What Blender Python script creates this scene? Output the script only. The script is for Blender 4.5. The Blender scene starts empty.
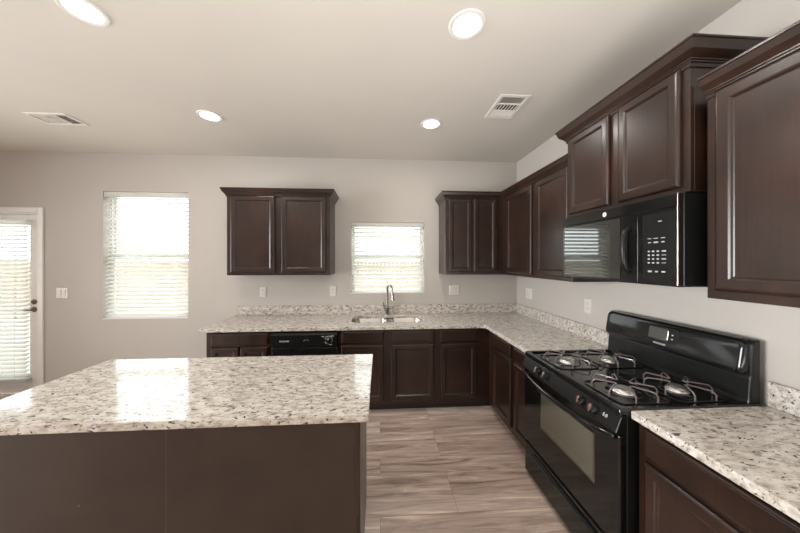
import bpy, bmesh, math, random
from mathutils import Vector, Matrix
C = bpy.context.scene.collection
SC = bpy.context.scene
PI = math.pi

# ------------------------------------------------------------------ camera
cam_data = bpy.data.cameras.new('camera')
cam = bpy.data.objects.new('camera', cam_data); C.objects.link(cam)
cam.location = (-1.650, -3.173, 1.520)
cam.rotation_euler = (PI/2, 0, -0.063)
cam_data.sensor_width = 36
cam_data.lens = 271.79 * 36 / 800
cam_data.shift_x = 3.52 / 800
cam_data.shift_y = -5.1 / 800
cam_data.clip_start = 0.02
SC.camera = cam

# ------------------------------------------------------------------ world, exposure, large lights
SC.view_settings.view_transform = 'Standard'
SC.view_settings.look = 'None'
SC.view_settings.gamma = 1
SC.view_settings.use_curve_mapping = False
SC.view_settings.exposure = -0.22
SC.cycles.max_bounces = 10
SC.cycles.diffuse_bounces = 5
SC.cycles.sample_clamp_indirect = 6

world = bpy.data.worlds.new('sky'); SC.world = world
world.use_nodes = True
wn = world.node_tree.nodes; wl = world.node_tree.links
wn['Background'].inputs[0].default_value = (0.93, 0.97, 1.0, 1)
wn['Background'].inputs[1].default_value = 6.5

CEIL = 2.71
FL = 0.09            # floor level
def area(name, loc, rot, sx, sy, power, color=(1, 1, 1), shape='RECTANGLE', portal=False, spread=None):
    d = bpy.data.lights.new(name, 'AREA'); d.shape = shape
    d.size = sx; d.size_y = sy; d.energy = power; d.color = color
    if portal: d.cycles.is_portal = True
    if spread: d.spread = spread
    o = bpy.data.objects.new(name, d); C.objects.link(o)
    o.location = loc; o.rotation_euler = rot
    return o
# daylight portals in the window openings (they add no light of their own)
area('portal', (-4.225, 0.16, 1.59), (-PI/2, 0, 0), 0.9, 1.42, 1, portal=True)
area('portal', (-1.55, 0.16, 1.56), (-PI/2, 0, 0), 0.86, 0.84, 1, portal=True)
area('portal', (-5.80, 0.16, 1.1), (-PI/2, 0, 0), 0.8, 1.7, 1, portal=True)
# added, unseen fill lights: from behind, from the left, up at the ceiling
area('rear_fill_light', (-1.7, -6.3, 1.6), (PI/2, 0, 0), 2.8, 1.8, 12, (0.97, 0.985, 1.0))
area('side_fill_light', (-7.3, -2.9, 1.5), (PI/2, 0, -math.radians(92)), 2.4, 1.9, 180, (0.97, 0.985, 1.0), spread=math.radians(110))
area('ceiling_fill_light', (-1.1, -3.9, 0.95), (PI, 0, 0), 2.2, 2.0, 102, (1.0, 0.985, 0.97))

# ------------------------------------------------------------------ materials
def new_mat(name):
    m = bpy.data.materials.new(name); m.use_nodes = True
    nt = m.node_tree; b = nt.nodes['Principled BSDF']
    return m, nt, b
def N(nt, t, **kw):
    n = nt.nodes.new(t)
    for k, v in kw.items(): setattr(n, k, v)
    return n
def coords(nt, scale=(1, 1, 1), rot=(0, 0, 0)):
    g = N(nt, 'ShaderNodeNewGeometry'); mp = N(nt, 'ShaderNodeMapping')
    mp.inputs['Scale'].default_value = scale; mp.inputs['Rotation'].default_value = rot
    nt.links.new(g.outputs['Position'], mp.inputs['Vector'])
    return mp.outputs['Vector']
def noise(nt, vec, scale, detail=3, rough=0.5, dist=0.0):
    n = N(nt, 'ShaderNodeTexNoise'); n.inputs['Scale'].default_value = scale
    n.inputs['Detail'].default_value = detail; n.inputs['Roughness'].default_value = rough
    n.inputs['Distortion'].default_value = dist
    nt.links.new(vec, n.inputs['Vector']); return n.outputs['Fac']
def ramp(nt, fac, stops, interp='LINEAR'):
    r = N(nt, 'ShaderNodeValToRGB'); r.color_ramp.interpolation = interp
    e = r.color_ramp.elements
    while len(e) < len(stops): e.new(0.5)
    for i, (p, c) in enumerate(stops):
        e[i].position = p; e[i].color = (c[0], c[1], c[2], 1) if not isinstance(c, (int, float)) else (c, c, c, 1)
    nt.links.new(fac, r.inputs['Fac']); return r.outputs['Color']
def mixc(nt, fac, a, b, mode='MIX'):
    m = N(nt, 'ShaderNodeMix'); m.data_type = 'RGBA'; m.blend_type = mode
    for s, v in ((m.inputs[0], fac), (m.inputs[6], a), (m.inputs[7], b)):
        if isinstance(v, (int, float)): s.default_value = v
        elif isinstance(v, tuple): s.default_value = (v[0], v[1], v[2], 1)
        else: nt.links.new(v, s)
    return m.outputs[2]
def bump(nt, b, h, strength=0.2, dist=0.002):
    n = N(nt, 'ShaderNodeBump'); n.inputs['Strength'].default_value = strength
    n.inputs['Distance'].default_value = dist
    nt.links.new(h, n.inputs['Height']); nt.links.new(n.outputs['Normal'], b.inputs['Normal'])
def simple(name, col, rough=0.5, metal=0.0, spec=0.5, coat=0.0, vary=0.06, nscale=8):
    m, nt, b = new_mat(name)
    v = coords(nt)
    f = noise(nt, v, nscale, 2)
    lo = tuple(c*(1-vary) for c in col); hi = tuple(min(1, c*(1+vary)) for c in col)
    nt.links.new(ramp(nt, f, [(0.3, lo), (0.7, hi)]), b.inputs['Base Color'])
    b.inputs['Roughness'].default_value = rough; b.inputs['Metallic'].default_value = metal
    b.inputs['Specular IOR Level'].default_value = spec
    b.inputs['Coat Weight'].default_value = coat
    return m
def emissive(name, col, strength):
    m, nt, b = new_mat(name)
    b.inputs['Base Color'].default_value = (*col, 1)
    b.inputs['Emission Color'].default_value = (*col, 1); b.inputs['Emission Strength'].default_value = strength
    return m

def wall_paint(name, col):
    m, nt, b = new_mat(name)
    v = coords(nt)
    f = noise(nt, v, 1.3, 2)
    nt.links.new(ramp(nt, f, [(0.3, tuple(c*0.975 for c in col)), (0.7, tuple(c*1.02 for c in col))]), b.inputs['Base Color'])
    b.inputs['Roughness'].default_value = 0.75; b.inputs['Specular IOR Level'].default_value = 0.25
    bump(nt, b, noise(nt, v, 160, 3), 0.12, 0.001)
    return m
M_WALL = wall_paint('greige_wall_paint', (0.515, 0.480, 0.440))
M_CEIL = wall_paint('ceiling_paint', (0.66, 0.63, 0.575))
M_WHITE = simple('white_trim_paint', (0.78, 0.76, 0.73), 0.35, vary=0.02)
M_VINYL = simple('white_vinyl', (0.82, 0.82, 0.80), 0.35, vary=0.02)
M_PLATE = simple('outlet_plastic', (0.68, 0.65, 0.60), 0.35, vary=0.02)
M_SLOT = simple('dark_slot', (0.05, 0.045, 0.04), 0.6)
M_VENT = simple('vent_enamel', (0.78, 0.75, 0.70), 0.45, vary=0.02)
M_VENTDARK = simple('duct_dark', (0.10, 0.09, 0.075), 0.8)
M_GLOW = emissive('downlight_lens', (1.0, 0.97, 0.92), 14)
M_RING = simple('downlight_trim', (0.80, 0.78, 0.75), 0.4, vary=0.01)

def wood():
    m, nt, b = new_mat('espresso_stained_maple')
    v = coords(nt)
    big = noise(nt, v, 4.5, 3, 0.55, 0.3)
    base = ramp(nt, big, [(0.30, (0.016, 0.0070, 0.0046)), (0.55, (0.027, 0.0120, 0.0078)), (0.75, (0.044, 0.0185, 0.0115))])
    g = noise(nt, coords(nt, (60, 60, 2.2)), 1.6, 4, 0.6)
    grain = ramp(nt, g, [(0.35, 0.80), (0.62, 1.08)])
    nt.links.new(mixc(nt, 1.0, base, grain, 'MULTIPLY'), b.inputs['Base Color'])
    r = N(nt, 'ShaderNodeMapRange'); r.inputs[3].default_value = 0.25; r.inputs[4].default_value = 0.40
    nt.links.new(noise(nt, v, 7, 2), r.inputs[0]); nt.links.new(r.outputs[0], b.inputs['Roughness'])
    b.inputs['Specular IOR Level'].default_value = 0.42
    b.inputs['Coat Weight'].default_value = 0.25; b.inputs['Coat Roughness'].default_value = 0.2
    bump(nt, b, g, 0.05, 0.001)
    return m
M_WOOD = wood()
def panel_wood():
    m, nt, b = new_mat('flat_brown_panel')
    v = coords(nt)
    f = noise(nt, v, 3.2, 4, 0.6, 0.4)
    base = ramp(nt, f, [(0.3, (0.030, 0.0185, 0.0125)), (0.7, (0.047, 0.029, 0.020))])
    # tiny pale filler dots from the fixing nails
    vo = N(nt, 'ShaderNodeTexVoronoi'); vo.inputs['Scale'].default_value = 5.0
    nt.links.new(coords(nt, (1, 1, 1.0)), vo.inputs['Vector'])
    dot = ramp(nt, vo.outputs['Distance'], [(0.0, 1.0), (0.022, 1.0), (0.028, 0.0)])
    nt.links.new(mixc(nt, dot, base, (0.16, 0.11, 0.085)), b.inputs['Base Color'])
    b.inputs['Roughness'].default_value = 0.42; b.inputs['Specular IOR Level'].default_value = 0.4
    return m
M_PANEL = panel_wood()
M_SEAM = simple('panel_seam', (0.11, 0.075, 0.055), 0.5)
M_KICK = simple('toe_kick_black_brown', (0.018, 0.012, 0.010), 0.6)

def granite():
    m, nt, b = new_mat('speckled_cream_granite')
    v = coords(nt, (0.62, 1.35, 1.2), (0, 0, 0.42))
    warp = N(nt, 'ShaderNodeTexNoise'); warp.inputs['Scale'].default_value = 18; warp.inputs['Detail'].default_value = 3
    nt.links.new(v, warp.inputs['Vector'])
    add = N(nt, 'ShaderNodeVectorMath', operation='MULTIPLY_ADD')
    nt.links.new(warp.outputs['Color'], add.inputs[0]); add.inputs[1].default_value = (0.03, 0.03, 0.03)
    nt.links.new(v, add.inputs[2]); w = add.outputs[0]
    base = ramp(nt, noise(nt, w, 34, 5, 0.6), [(0.30, (0.33, 0.275, 0.225)), (0.43, (0.50, 0.45, 0.395)), (0.55, (0.64, 0.60, 0.55)), (0.72, (0.74, 0.71, 0.67))])
    grey = ramp(nt, noise(nt, w, 52, 4, 0.65), [(0.555, 0.0), (0.65, 0.75)])
    c1 = mixc(nt, grey, base, (0.235, 0.215, 0.20))
    rust = ramp(nt, noise(nt, w, 36, 3, 0.5, 0.5), [(0.66, 0.0), (0.71, 0.8)])
    c2 = mixc(nt, rust, c1, (0.15, 0.085, 0.07))
    dark = ramp(nt, noise(nt, w, 62, 3, 0.6, 0.3), [(0.600, 0.0), (0.640, 1.0)])
    c3 = mixc(nt, dark, c2, (0.030, 0.025, 0.027))
    nt.links.new(c3, b.inputs['Base Color'])
    b.inputs['Roughness'].default_value = 0.10; b.inputs['Specular IOR Level'].default_value = 0.5
    return m
M_GRANITE = granite()

def floor_mat():
    m, nt, b = new_mat('wood_look_plank_floor')
    v = coords(nt)
    br = N(nt, 'ShaderNodeTexBrick'); br.offset = 0.37; br.offset_frequency = 3
    nt.links.new(v, br.inputs['Vector'])
    br.inputs['Scale'].default_value = 1.0; br.inputs['Brick Width'].default_value = 1.2
    br.inputs['Row Height'].default_value = 0.15; br.inputs['Mortar Size'].default_value = 0.0009
    br.inputs['Color1'].default_value = (0, 0, 0, 1); br.inputs['Color2'].default_value = (1, 1, 1, 1)
    br.inputs['Bias'].default_value = 0.0
    tone = ramp(nt, br.outputs['Color'], [(0.0, (0.50, 0.385, 0.325)), (0.5, (0.58, 0.465, 0.40)), (1.0, (0.70, 0.585, 0.52))])
    # shift the grain per plank
    sh = N(nt, 'ShaderNodeVectorMath', operation='MULTIPLY_ADD')
    nt.links.new(br.outputs['Color'], sh.inputs[0]); sh.inputs[1].default_value = (7, 3, 0)
    st = coords(nt, (1.15, 10, 1)); nt.links.new(st, sh.inputs[2])
    g = noise(nt, sh.outputs[0], 1.5, 6, 0.6, 1.3)
    gr = ramp(nt, g, [(0.30, (0.40, 0.38, 0.35)), (0.42, (0.74, 0.70, 0.67)), (0.52, (0.95, 0.92, 0.91)), (0.60, (1.10, 1.10, 1.09)), (0.68, (1.5, 1.52, 1.48))])
    c = mixc(nt, 1.0, tone, gr, 'MULTIPLY')
    fine = ramp(nt, noise(nt, coords(nt, (4, 90, 1)), 2.0, 3), [(0.3, 0.88), (0.7, 1.08)])
    c = mixc(nt, 1.0, c, fine, 'MULTIPLY')
    c = mixc(nt, br.outputs['Fac'], c, (0.20, 0.15, 0.125))
    nt.links.new(c, b.inputs['Base Color'])
    b.inputs['Roughness'].default_value = 0.42; b.inputs['Specular IOR Level'].default_value = 0.45
    bump(nt, b, g, 0.05, 0.001)
    return m
M_FLOOR = floor_mat()

M_BLACK = simple('black_enamel', (0.008, 0.008, 0.008), 0.10, spec=0.4, coat=0.1)
M_BLACKSOFT = simple('black_satin', (0.008, 0.008, 0.008), 0.28, spec=0.3)
M_BLACKMATTE = simple('black_matte', (0.008, 0.008, 0.008), 0.6, spec=0.3)
M_GLASSBLK = simple('dark_appliance_glass', (0.012, 0.013, 0.012), 0.03, spec=1.0, coat=1.0)
def oven_glass():
    m, nt, b = new_mat('oven_window_glass')
    b.inputs['Base Color'].default_value = (0.10, 0.10, 0.075, 1)  # olive reflection on the glass painted into the base colour
    b.inputs['Roughness'].default_value = 0.06; b.inputs['Specular IOR Level'].default_value = 1.0
    b.inputs['Coat Weight'].default_value = 0.6
    return m
M_OVEN = oven_glass()
M_STEEL = simple('brushed_stainless', (0.62, 0.60, 0.57), 0.22, metal=1.0, vary=0.04)
M_NICKEL = simple('dark_nickel', (0.34, 0.31, 0.28), 0.22, metal=1.0)
M_ALU = simple('burner_aluminium', (0.75, 0.73, 0.72), 0.28, metal=0.9)
M_GRATE = simple('grate_enamel', (0.15, 0.12, 0.12), 0.18, spec=1.0, coat=0.8)
M_TEXT = simple('white_print', (0.75, 0.75, 0.74), 0.4)
M_GREYPRINT = simple('grey_print', (0.42, 0.42, 0.41), 0.4)
M_RED = simple('red_mark', (0.65, 0.06, 0.04), 0.4)
M_KNOB = simple('door_knob_bronze', (0.22, 0.17, 0.12), 0.3, metal=0.9)
M_LCD = simple('clock_glass', (0.055, 0.055, 0.05), 0.05, spec=1.0, coat=1.0)

def blind_mat():
    m, nt, b = new_mat('white_blind_slat')
    out = nt.nodes['Material Output']
    b.inputs['Base Color'].default_value = (0.84, 0.83, 0.79, 1); b.inputs['Roughness'].default_value = 0.45
    tr = N(nt, 'ShaderNodeBsdfTranslucent'); tr.inputs['Color'].default_value = (0.92, 0.92, 0.91, 1)
    mx = N(nt, 'ShaderNodeMixShader'); mx.inputs[0].default_value = 0.6
    nt.links.new(b.outputs[0], mx.inputs[1]); nt.links.new(tr.outputs[0], mx.inputs[2])
    nt.links.new(mx.outputs[0], out.inputs['Surface'])
    return m
M_BLIND = blind_mat()
def glass_mat():
    m, nt, b = new_mat('window_glass')
    out = nt.nodes['Material Output']
    tr = N(nt, 'ShaderNodeBsdfTransparent'); tr.inputs['Color'].default_value = (0.95, 0.97, 0.96, 1)
    gl = N(nt, 'ShaderNodeBsdfGlossy'); gl.inputs['Roughness'].default_value = 0.02
    lw = N(nt, 'ShaderNodeLayerWeight'); pw = N(nt, 'ShaderNodeMath', operation='POWER'); pw.inputs[1].default_value = 5
    nt.links.new(lw.outputs['Facing'], pw.inputs[0])
    fr = N(nt, 'ShaderNodeMath', operation='MULTIPLY_ADD'); fr.inputs[1].default_value = 0.9; fr.inputs[2].default_value = 0.04
    nt.links.new(pw.outputs[0], fr.inputs[0])
    mx = N(nt, 'ShaderNodeMixShader')
    nt.links.new(fr.outputs[0], mx.inputs[0]); nt.links.new(tr.outputs[0], mx.inputs[1]); nt.links.new(gl.outputs[0], mx.inputs[2])
    nt.links.new(mx.outputs[0], out.inputs['Surface'])
    return m
M_GLASS = glass_mat()
M_FENCE = simple('weathered_fence', (0.33, 0.25, 0.19), 0.8, vary=0.25, nscale=3)
M_LAWN = simple('pale_lawn', (0.40, 0.38, 0.32), 0.9, vary=0.2, nscale=2)

# ------------------------------------------------------------------ helpers
def root(name, loc, label, cat, group=None):
    o = bpy.data.objects.new(name, None); C.objects.link(o); o.location = loc
    o.empty_display_size = 0.1
    o['label'] = label; o['category'] = cat
    if group: o['group'] = group
    return o
def wloc(o):
    v = Vector(o.location)
    while o.parent: o = o.parent; v += Vector(o.location)
    return v
def build(name, bm, mat, parent=None, loc=None, smooth=False, bevel=0, label=None, seg=2):
    """bm is in world coordinates; the object's origin goes to the parent's origin (or loc)."""
    o_origin = Vector(loc) if loc is not None else (wloc(parent) if parent else Vector((0, 0, 0)))
    bmesh.ops.recalc_face_normals(bm, faces=bm.faces[:])
    bmesh.ops.translate(bm, verts=bm.verts[:], vec=-o_origin)
    me = bpy.data.meshes.new(name); bm.to_mesh(me); bm.free()
    mats = mat if isinstance(mat, (list, tuple)) else [mat]
    for mm in mats: me.materials.append(mm)
    if smooth:
        for p in me.polygons: p.use_smooth = True
    o = bpy.data.objects.new(name, me); C.objects.link(o)
    if parent:
        o.parent = parent; o.location = o_origin - wloc(parent)
    else: o.location = o_origin
    if bevel:
        b = o.modifiers.new('b', 'BEVEL'); b.width = bevel; b.segments = seg; b.limit_method = 'ANGLE'; b.angle_limit = math.radians(35)
        b.harden_normals = False
    if smooth:
        try: me.set_sharp_from_angle(angle=math.radians(40))
        except Exception: pass
    if label: o['label'] = label
    return o
def tag(o, label, cat, group=None):
    o['label'] = label; o['category'] = cat
    if group: o['group'] = group
    return o
def struct(o, label=None):
    o['kind'] = 'structure'
    if label: o['label'] = label
    return o
def box(bm, x0, x1, y0, y1, z0, z1, mi=0):
    v = [bm.verts.new((x, y, z)) for x in (x0, x1) for y in (y0, y1) for z in (z0, z1)]
    for f in ((0, 1, 3, 2), (4, 6, 7, 5), (0, 4, 5, 1), (2, 3, 7, 6), (0, 2, 6, 4), (1, 5, 7, 3)):
        fc = bm.faces.new([v[i] for i in f]); fc.material_index = mi
    return v
def B(*a):
    bm = bmesh.new(); box(bm, *a); return bm
def loft(bm, rings, cap0=True, cap1=True, mi=0, closed=True):
    vs = [[bm.verts.new(p) for p in r] for r in rings]
    n = len(vs[0])
    for a, b in zip(vs, vs[1:]):
        for i in range(n if closed else n-1):
            f = bm.faces.new((a[i], a[(i+1) % n], b[(i+1) % n], b[i])); f.material_index = mi
    if cap0: bm.faces.new(vs[0][::-1]).material_index = mi
    if cap1: bm.faces.new(vs[-1]).material_index = mi
    return vs
def circle(c, r, n=24, axis='z', sx=1, sy=1):
    pts = []
    for i in range(n):
        a = 2*PI*i/n; u, w = r*math.cos(a)*sx, r*math.sin(a)*sy
        pts.append({'z': (c[0]+u, c[1]+w, c[2]), 'x': (c[0], c[1]+u, c[2]+w), 'y': (c[0]+u, c[1], c[2]+w)}[axis])
    return pts
def rrect(cx, cy, w, h, r, n=6):
    pts = []
    for (sx, sy, a0) in ((1, 1, 0), (-1, 1, 90), (-1, -1, 180), (1, -1, 270)):
        for k in range(n+1):
            a = math.radians(a0 + 90*k/n)
            pts.append((cx+sx*(w/2-r)+r*math.cos(a), cy+sy*(h/2-r)+r*math.sin(a)))
    return pts
def tube(bm, pts, r, n=8, closed=False, radii=None):
    pts = [Vector(p) for p in pts]; rings = []
    m = len(pts); prev = None
    for i, p in enumerate(pts):
        if closed: t = (pts[(i+1) % m]-pts[i-1]).normalized()
        elif i == 0: t = (pts[1]-p).normalized()
        elif i == m-1: t = (p-pts[i-1]).normalized()
        else: t = (pts[i+1]-pts[i-1]).normalized()
        if prev is None:
            u = t.orthogonal().normalized()
        else:
            u = (prev - t*prev.dot(t)).normalized()
        prev = u; w = t.cross(u); rr = radii[i] if radii else r
        rings.append([p+u*rr*math.cos(2*PI*k/n)+w*rr*math.sin(2*PI*k/n) for k in range(n)])
    if closed:
        vs = [[bm.verts.new(q) for q in ring] for ring in rings]
        for i in range(m):
            a, b = vs[i], vs[(i+1) % m]
            for k in range(n): bm.faces.new((a[k], a[(k+1) % n], b[(k+1) % n], b[k]))
    else: loft(bm, rings)
def lathe(bm, c, prof, axis='z', n=24, sgn=1):
    """prof = [(radius, height along axis)]"""
    rings = []
    for r, h in prof:
        d = {'z': (0, 0, h*sgn), 'x': (h*sgn, 0, 0), 'y': (0, h*sgn, 0)}[axis]
        rings.append(circle((c[0]+d[0], c[1]+d[1], c[2]+d[2]), max(r, 1e-4), n, axis))
    loft(bm, rings)

# wall frames: F maps (u, o, z) -> world; u along the wall, o out of the wall into the room
def FB(u, o, z): return (u, -o, z)          # back wall, u = x
def FR(u, o, z): return (-o, u, z)          # right wall, u = y
def fbox(bm, F, u0, u1, o0, o1, z0, z1):
    p, q = F(u0, o0, z0), F(u1, o1, z1)
    box(bm, min(p[0], q[0]), max(p[0], q[0]), min(p[1], q[1]), max(p[1], q[1]), z0, z1)
def FBX(F, *a):
    bm = bmesh.new(); fbox(bm, F, *a); return bm
def rect_ring(F, u0, u1, z0, z1, ins, o):
    return [F(u0+ins, o, z0+ins), F(u1-ins, o, z0+ins), F(u1-ins, o, z1-ins), F(u0+ins, o, z1-ins)]
def door_panel(F, u0, u1, z0, z1, o0, t=0.02, fw=0.048, flat=False):
    """recessed-panel door with moulded edges; flat = drawer front with a moulded rim"""
    bm = bmesh.new()
    if flat: steps = [(0, o0), (0, o0+t-0.011), (0.0012, o0+t-0.0070), (0.0042, o0+t-0.0035), (0.0085, o0+t-0.0015), (0.013, o0+t-0.0012), (0.015, o0+t)]
    else:
        steps = [(0, o0), (0, o0+t-0.012), (0.0012, o0+t-0.0075), (0.0042, o0+t-0.0036), (0.0085, o0+t-0.0010), (0.013, o0+t), (fw-0.006, o0+t), (fw, o0+t-0.0025), (fw+0.004, o0+t-0.008),
                 (fw+0.008, o0+t-0.0095)]
    loft(bm, [rect_ring(F, u0, u1, z0, z1, i, o) for i, o in steps])
    return bm
def sweep_crown(F2, path, prof):
    """path: xy polyline at the cabinet's outer face, going so that 'out' is on its right side; prof: (out, z) closed polygon"""
    bm = bmesh.new(); rings = []
    P = [Vector((p[0], p[1])) for p in path]
    def nrm(a, b):
        d = (b-a).normalized(); return Vector((d.y, -d.x))
    for i, p in enumerate(P):
        if i == 0: m = nrm(P[0], P[1])
        elif i == len(P)-1: m = nrm(P[-2], P[-1])
        else:
            n1, n2 = nrm(P[i-1], p), nrm(p, P[i+1]); m = (n1+n2); m = m/(m.dot(n1))
        rings.append([(p.x+m.x*o, p.y+m.y*o, z) for o, z in prof])
    loft(bm, rings)
    return bm
def crown_prof(z, h=0.074, out=0.047):
    return [(-0.004, z-0.012), (0.005, z-0.012), (0.007, z-0.004), (0.007, z+0.002), (0.012, z+0.004), (0.012, z+0.009), (0.017, z+0.012), (0.017, z+0.016),
            (out*0.52, z+0.026), (out*0.74, z+0.038), (out-0.005, z+h-0.013), (out, z+h-0.011), (out, z+h-0.004), (out-0.004, z+h), (-0.004, z+h)]
def text(body, size, mat, parent, loc, rot, extrude=0.0004, name='lettering', align='CENTER', scale=(1, 1, 1)):
    cu = bpy.data.curves.new(name, 'FONT'); cu.body = body; cu.size = size; cu.extrude = extrude
    cu.align_x = align; cu.align_y = 'CENTER'; cu.materials.append(mat)
    tmp = bpy.data.objects.new(name, cu)
    me = bpy.data.meshes.new_from_object(tmp); bpy.data.objects.remove(tmp); me.name = name
    o = bpy.data.objects.new(name, me); C.objects.link(o)
    o.parent = parent; o.location = Vector(loc)-wloc(parent); o.rotation_euler = rot; o.scale = scale
    return o
def dup(o, loc, label=None, group=None):
    r = o.copy(); C.objects.link(r); r.location = loc
    if label: r['label'] = label
    if group: r['group'] = group
    for ch in list(o.children):
        c = ch.copy(); C.objects.link(c); c.parent = r
        for g in list(ch.children):
            d = g.copy(); C.objects.link(d); d.parent = c
    return r

# ------------------------------------------------------------------ room shell
XL, XR, YB, YF = -7.6, 0.0, 0.0, -6.6
WT = 0.14
struct(build('floor', B(XL-WT, XR+WT, YF-WT, YB+WT, FL-0.1, FL), M_FLOOR))
struct(build('ceiling', B(XL-WT, XR+WT, YF-WT, YB+WT, CEIL, CEIL+0.1), M_CEIL))
struct(build('wall_right', B(XR, XR+WT, YF-WT, YB+WT, FL, CEIL), M_WALL))
struct(build('wall_left', B(XL-WT, XL, YF-WT, YB+WT, FL, CEIL), M_WALL))
struct(build('wall_rear', B(XL, XR, YF-WT, YF, FL, CEIL), M_WALL))
W1 = (-4.672, -3.778, 0.885, 2.290)
W2 = (-1.980, -1.122, 1.148, 1.978)
DR = (-6.27, -5.318, FL, 2.050)
def wall_with_holes(holes):
    bm = bmesh.new()
    xs = sorted({XL, XR} | {h[0] for h in holes} | {h[1] for h in holes})
    for x0, x1 in zip(xs, xs[1:]):
        hs = [h for h in holes if h[0] <= x0+1e-6 and h[1] >= x1-1e-6]
        if not hs: box(bm, x0, x1, 0, WT, FL, CEIL)
        else:
            h = hs[0]
            if h[2] > FL+0.01: box(bm, x0, x1, 0, WT, FL, h[2])
            box(bm, x0, x1, 0, WT, h[3], CEIL)
    return bm
struct(build('wall_back', wall_with_holes([W1, W2, DR]), M_WALL))
bm = bmesh.new()
for x0, x1 in ((DR[1]+0.058, -3.20), (XL, DR[0]-0.06)):
    loft(bm, [[(x, 0, FL), (x, -0.013, FL), (x, -0.013, FL+0.075), (x, -0.006, FL+0.09), (x, 0, FL+0.09)] for x in (x0, x1)])
struct(build('baseboard_back', bm, M_WHITE))
struct(build('baseboard_left', B(XL, XL+0.013, YF, YB, FL, FL+0.09), M_WHITE))
struct(build('baseboard_rear', B(XL, XR, YF, YF+0.013, FL, FL+0.09), M_WHITE))
struct(build('baseboard_right', B(-0.013, 0, YF, -3.7, FL, FL+0.09), M_WHITE))
# garden outside
struct(build('ground', B(-30, 30, 0.3, 40, -0.35, -0.25), M_LAWN))
bm = bmesh.new()
x = -16.0
while x < 10: box(bm, x, x+0.135, 7.0, 7.03, -0.25, 1.55); x += 0.145
for z in (0.1, 1.2): box(bm, -16, 10, 7.03, 7.08, z, z+0.09)
fence = build('garden_fence', bm, M_FENCE, loc=(-3, 7, -0.25))
tag(fence, 'brown board fence in the yard, faint through the blinds', 'fence')

# ------------------------------------------------------------------ windows
def window(n, W, mid):
    x0, x1, z0, z1 = W
    r = bpy.data.objects.new('window_%d' % n, None); C.objects.link(r); r.location = ((x0+x1)/2, 0.1, z0)
    struct(r)
    bm = bmesh.new(); y0, y1 = 0.085, 0.135; t = 0.018
    box(bm, x0, x1, y0, y1, z0, z0+t); box(bm, x0, x1, y0, y1, z1-t, z1)
    box(bm, x0, x0+t, y0, y1, z0+t, z1-t); box(bm, x1-t, x1, y0, y1, z0+t, z1-t)
    build('window_frame', bm, M_VINYL, r, bevel=0.003)
    for nm, a, b, yy in (('lower_sash', z0+t, mid+0.02, 0.09), ('upper_sash', mid-0.02, z1-t, 0.112)):
        bm = bmesh.new(); s = 0.022
        box(bm, x0+t, x1-t, yy, yy+0.02, a, a+s); box(bm, x0+t, x1-t, yy, yy+0.02, b-s, b)
        box(bm, x0+t, x0+t+s, yy, yy+0.02, a+s, b-s); box(bm, x1-t-s, x1-t, yy, yy+0.02, a+s, b-s)
        so = build(nm, bm, M_VINYL, r, bevel=0.002)
        build('pane', B(x0+t+s, x1-t-s, yy+0.008, yy+0.012, a+s, b-s), M_GLASS, so)
    build('sill', B(x0, x1, 0.0, 0.085, z0-0.0, z0+0.012), M_WHITE, r, bevel=0.002)
window(1, W1, 1.585)
window(2, W2, 1.565)

def blind(x0, x1, z0, z1, y, label, tilt=32, pitch=0.044, valance=0.05, wand=True, stack=0):
    r = root('window_blind', ((x0+x1)/2, y, z1), label, 'blind')
    build('headrail', B(x0, x1, y-0.028, y+0.022, z1-valance, z1), M_BLIND, r, bevel=0.003)
    bm = bmesh.new(); z = z1-valance-0.02; hw = 0.025; a = math.radians(tilt)
    zb = z0+0.03
    while z > zb+0.012+stack*0.006:
        prof = []
        for k in range(5):
            s = -hw+2*hw*k/4; c = 0.0022*(1-(s/hw)**2)
            prof.append((s*math.cos(a)-c*math.sin(a), s*math.sin(a)+c*math.cos(a)))
        th = 0.0026
        pr = [(p[0], p[1]) for p in prof]+[(p[0]+th*math.sin(a), p[1]-th*math.cos(a)) for p in prof[::-1]]
        loft(bm, [[(xx, y+p[0], z+p[1]) for p in pr] for xx in (x0+0.006, x1-0.006)])
        z -= pitch
    for k in range(stack):
        box(bm, x0+0.006, x1-0.006, y-hw, y+hw, zb+0.004+k*0.0085, zb+0.008+k*0.0085)
    build('slats', bm, M_BLIND, r)
    build('bottom_rail', B(x0+0.004, x1-0.004, y-0.026, y+0.024, z0+0.006, zb), M_BLIND, r, bevel=0.003)
    w = x1-x0
    for xx in (x0+w*0.14, x1-w*0.14):
        bm = bmesh.new(); tube(bm, [(xx, y-0.027, z1-valance), (xx, y-0.027, zb)], 0.0011, 5)
        build('ladder_cord', bm, M_WHITE, r)
    if wand:
        bm = bmesh.new(); tube(bm, [(x0+0.07, y-0.034, z1-valance*0.6), (x0+0.07, y-0.038, z1-(z1-z0)*0.42)], 0.004, 8)
        build('tilt_wand', bm, M_WHITE, r, smooth=True)
        bm = bmesh.new(); tube(bm, [(x1-0.09, y-0.033, z1-valance*0.7), (x1-0.09, y-0.034, z1-(z1-z0)*0.58)], 0.0014, 6)
        lathe(bm, (x1-0.09, y-0.034, z1-(z1-z0)*0.58-0.03), [(0.002, 0.03), (0.004, 0.026), (0.007, 0.004), (0.006, 0)], n=10)
        build('lift_cord', bm, M_WHITE, r)
    return r
blind(W1[0]+0.004, W1[1]-0.004, W1[2]+0.012, W1[3]-0.004, 0.034, 'white slatted blind in the tall left window')
blind(W2[0]+0.004, W2[1]-0.004, W2[2]+0.012, W2[3]-0.004, 0.034, 'white slatted blind in the small window above the sink')

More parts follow.
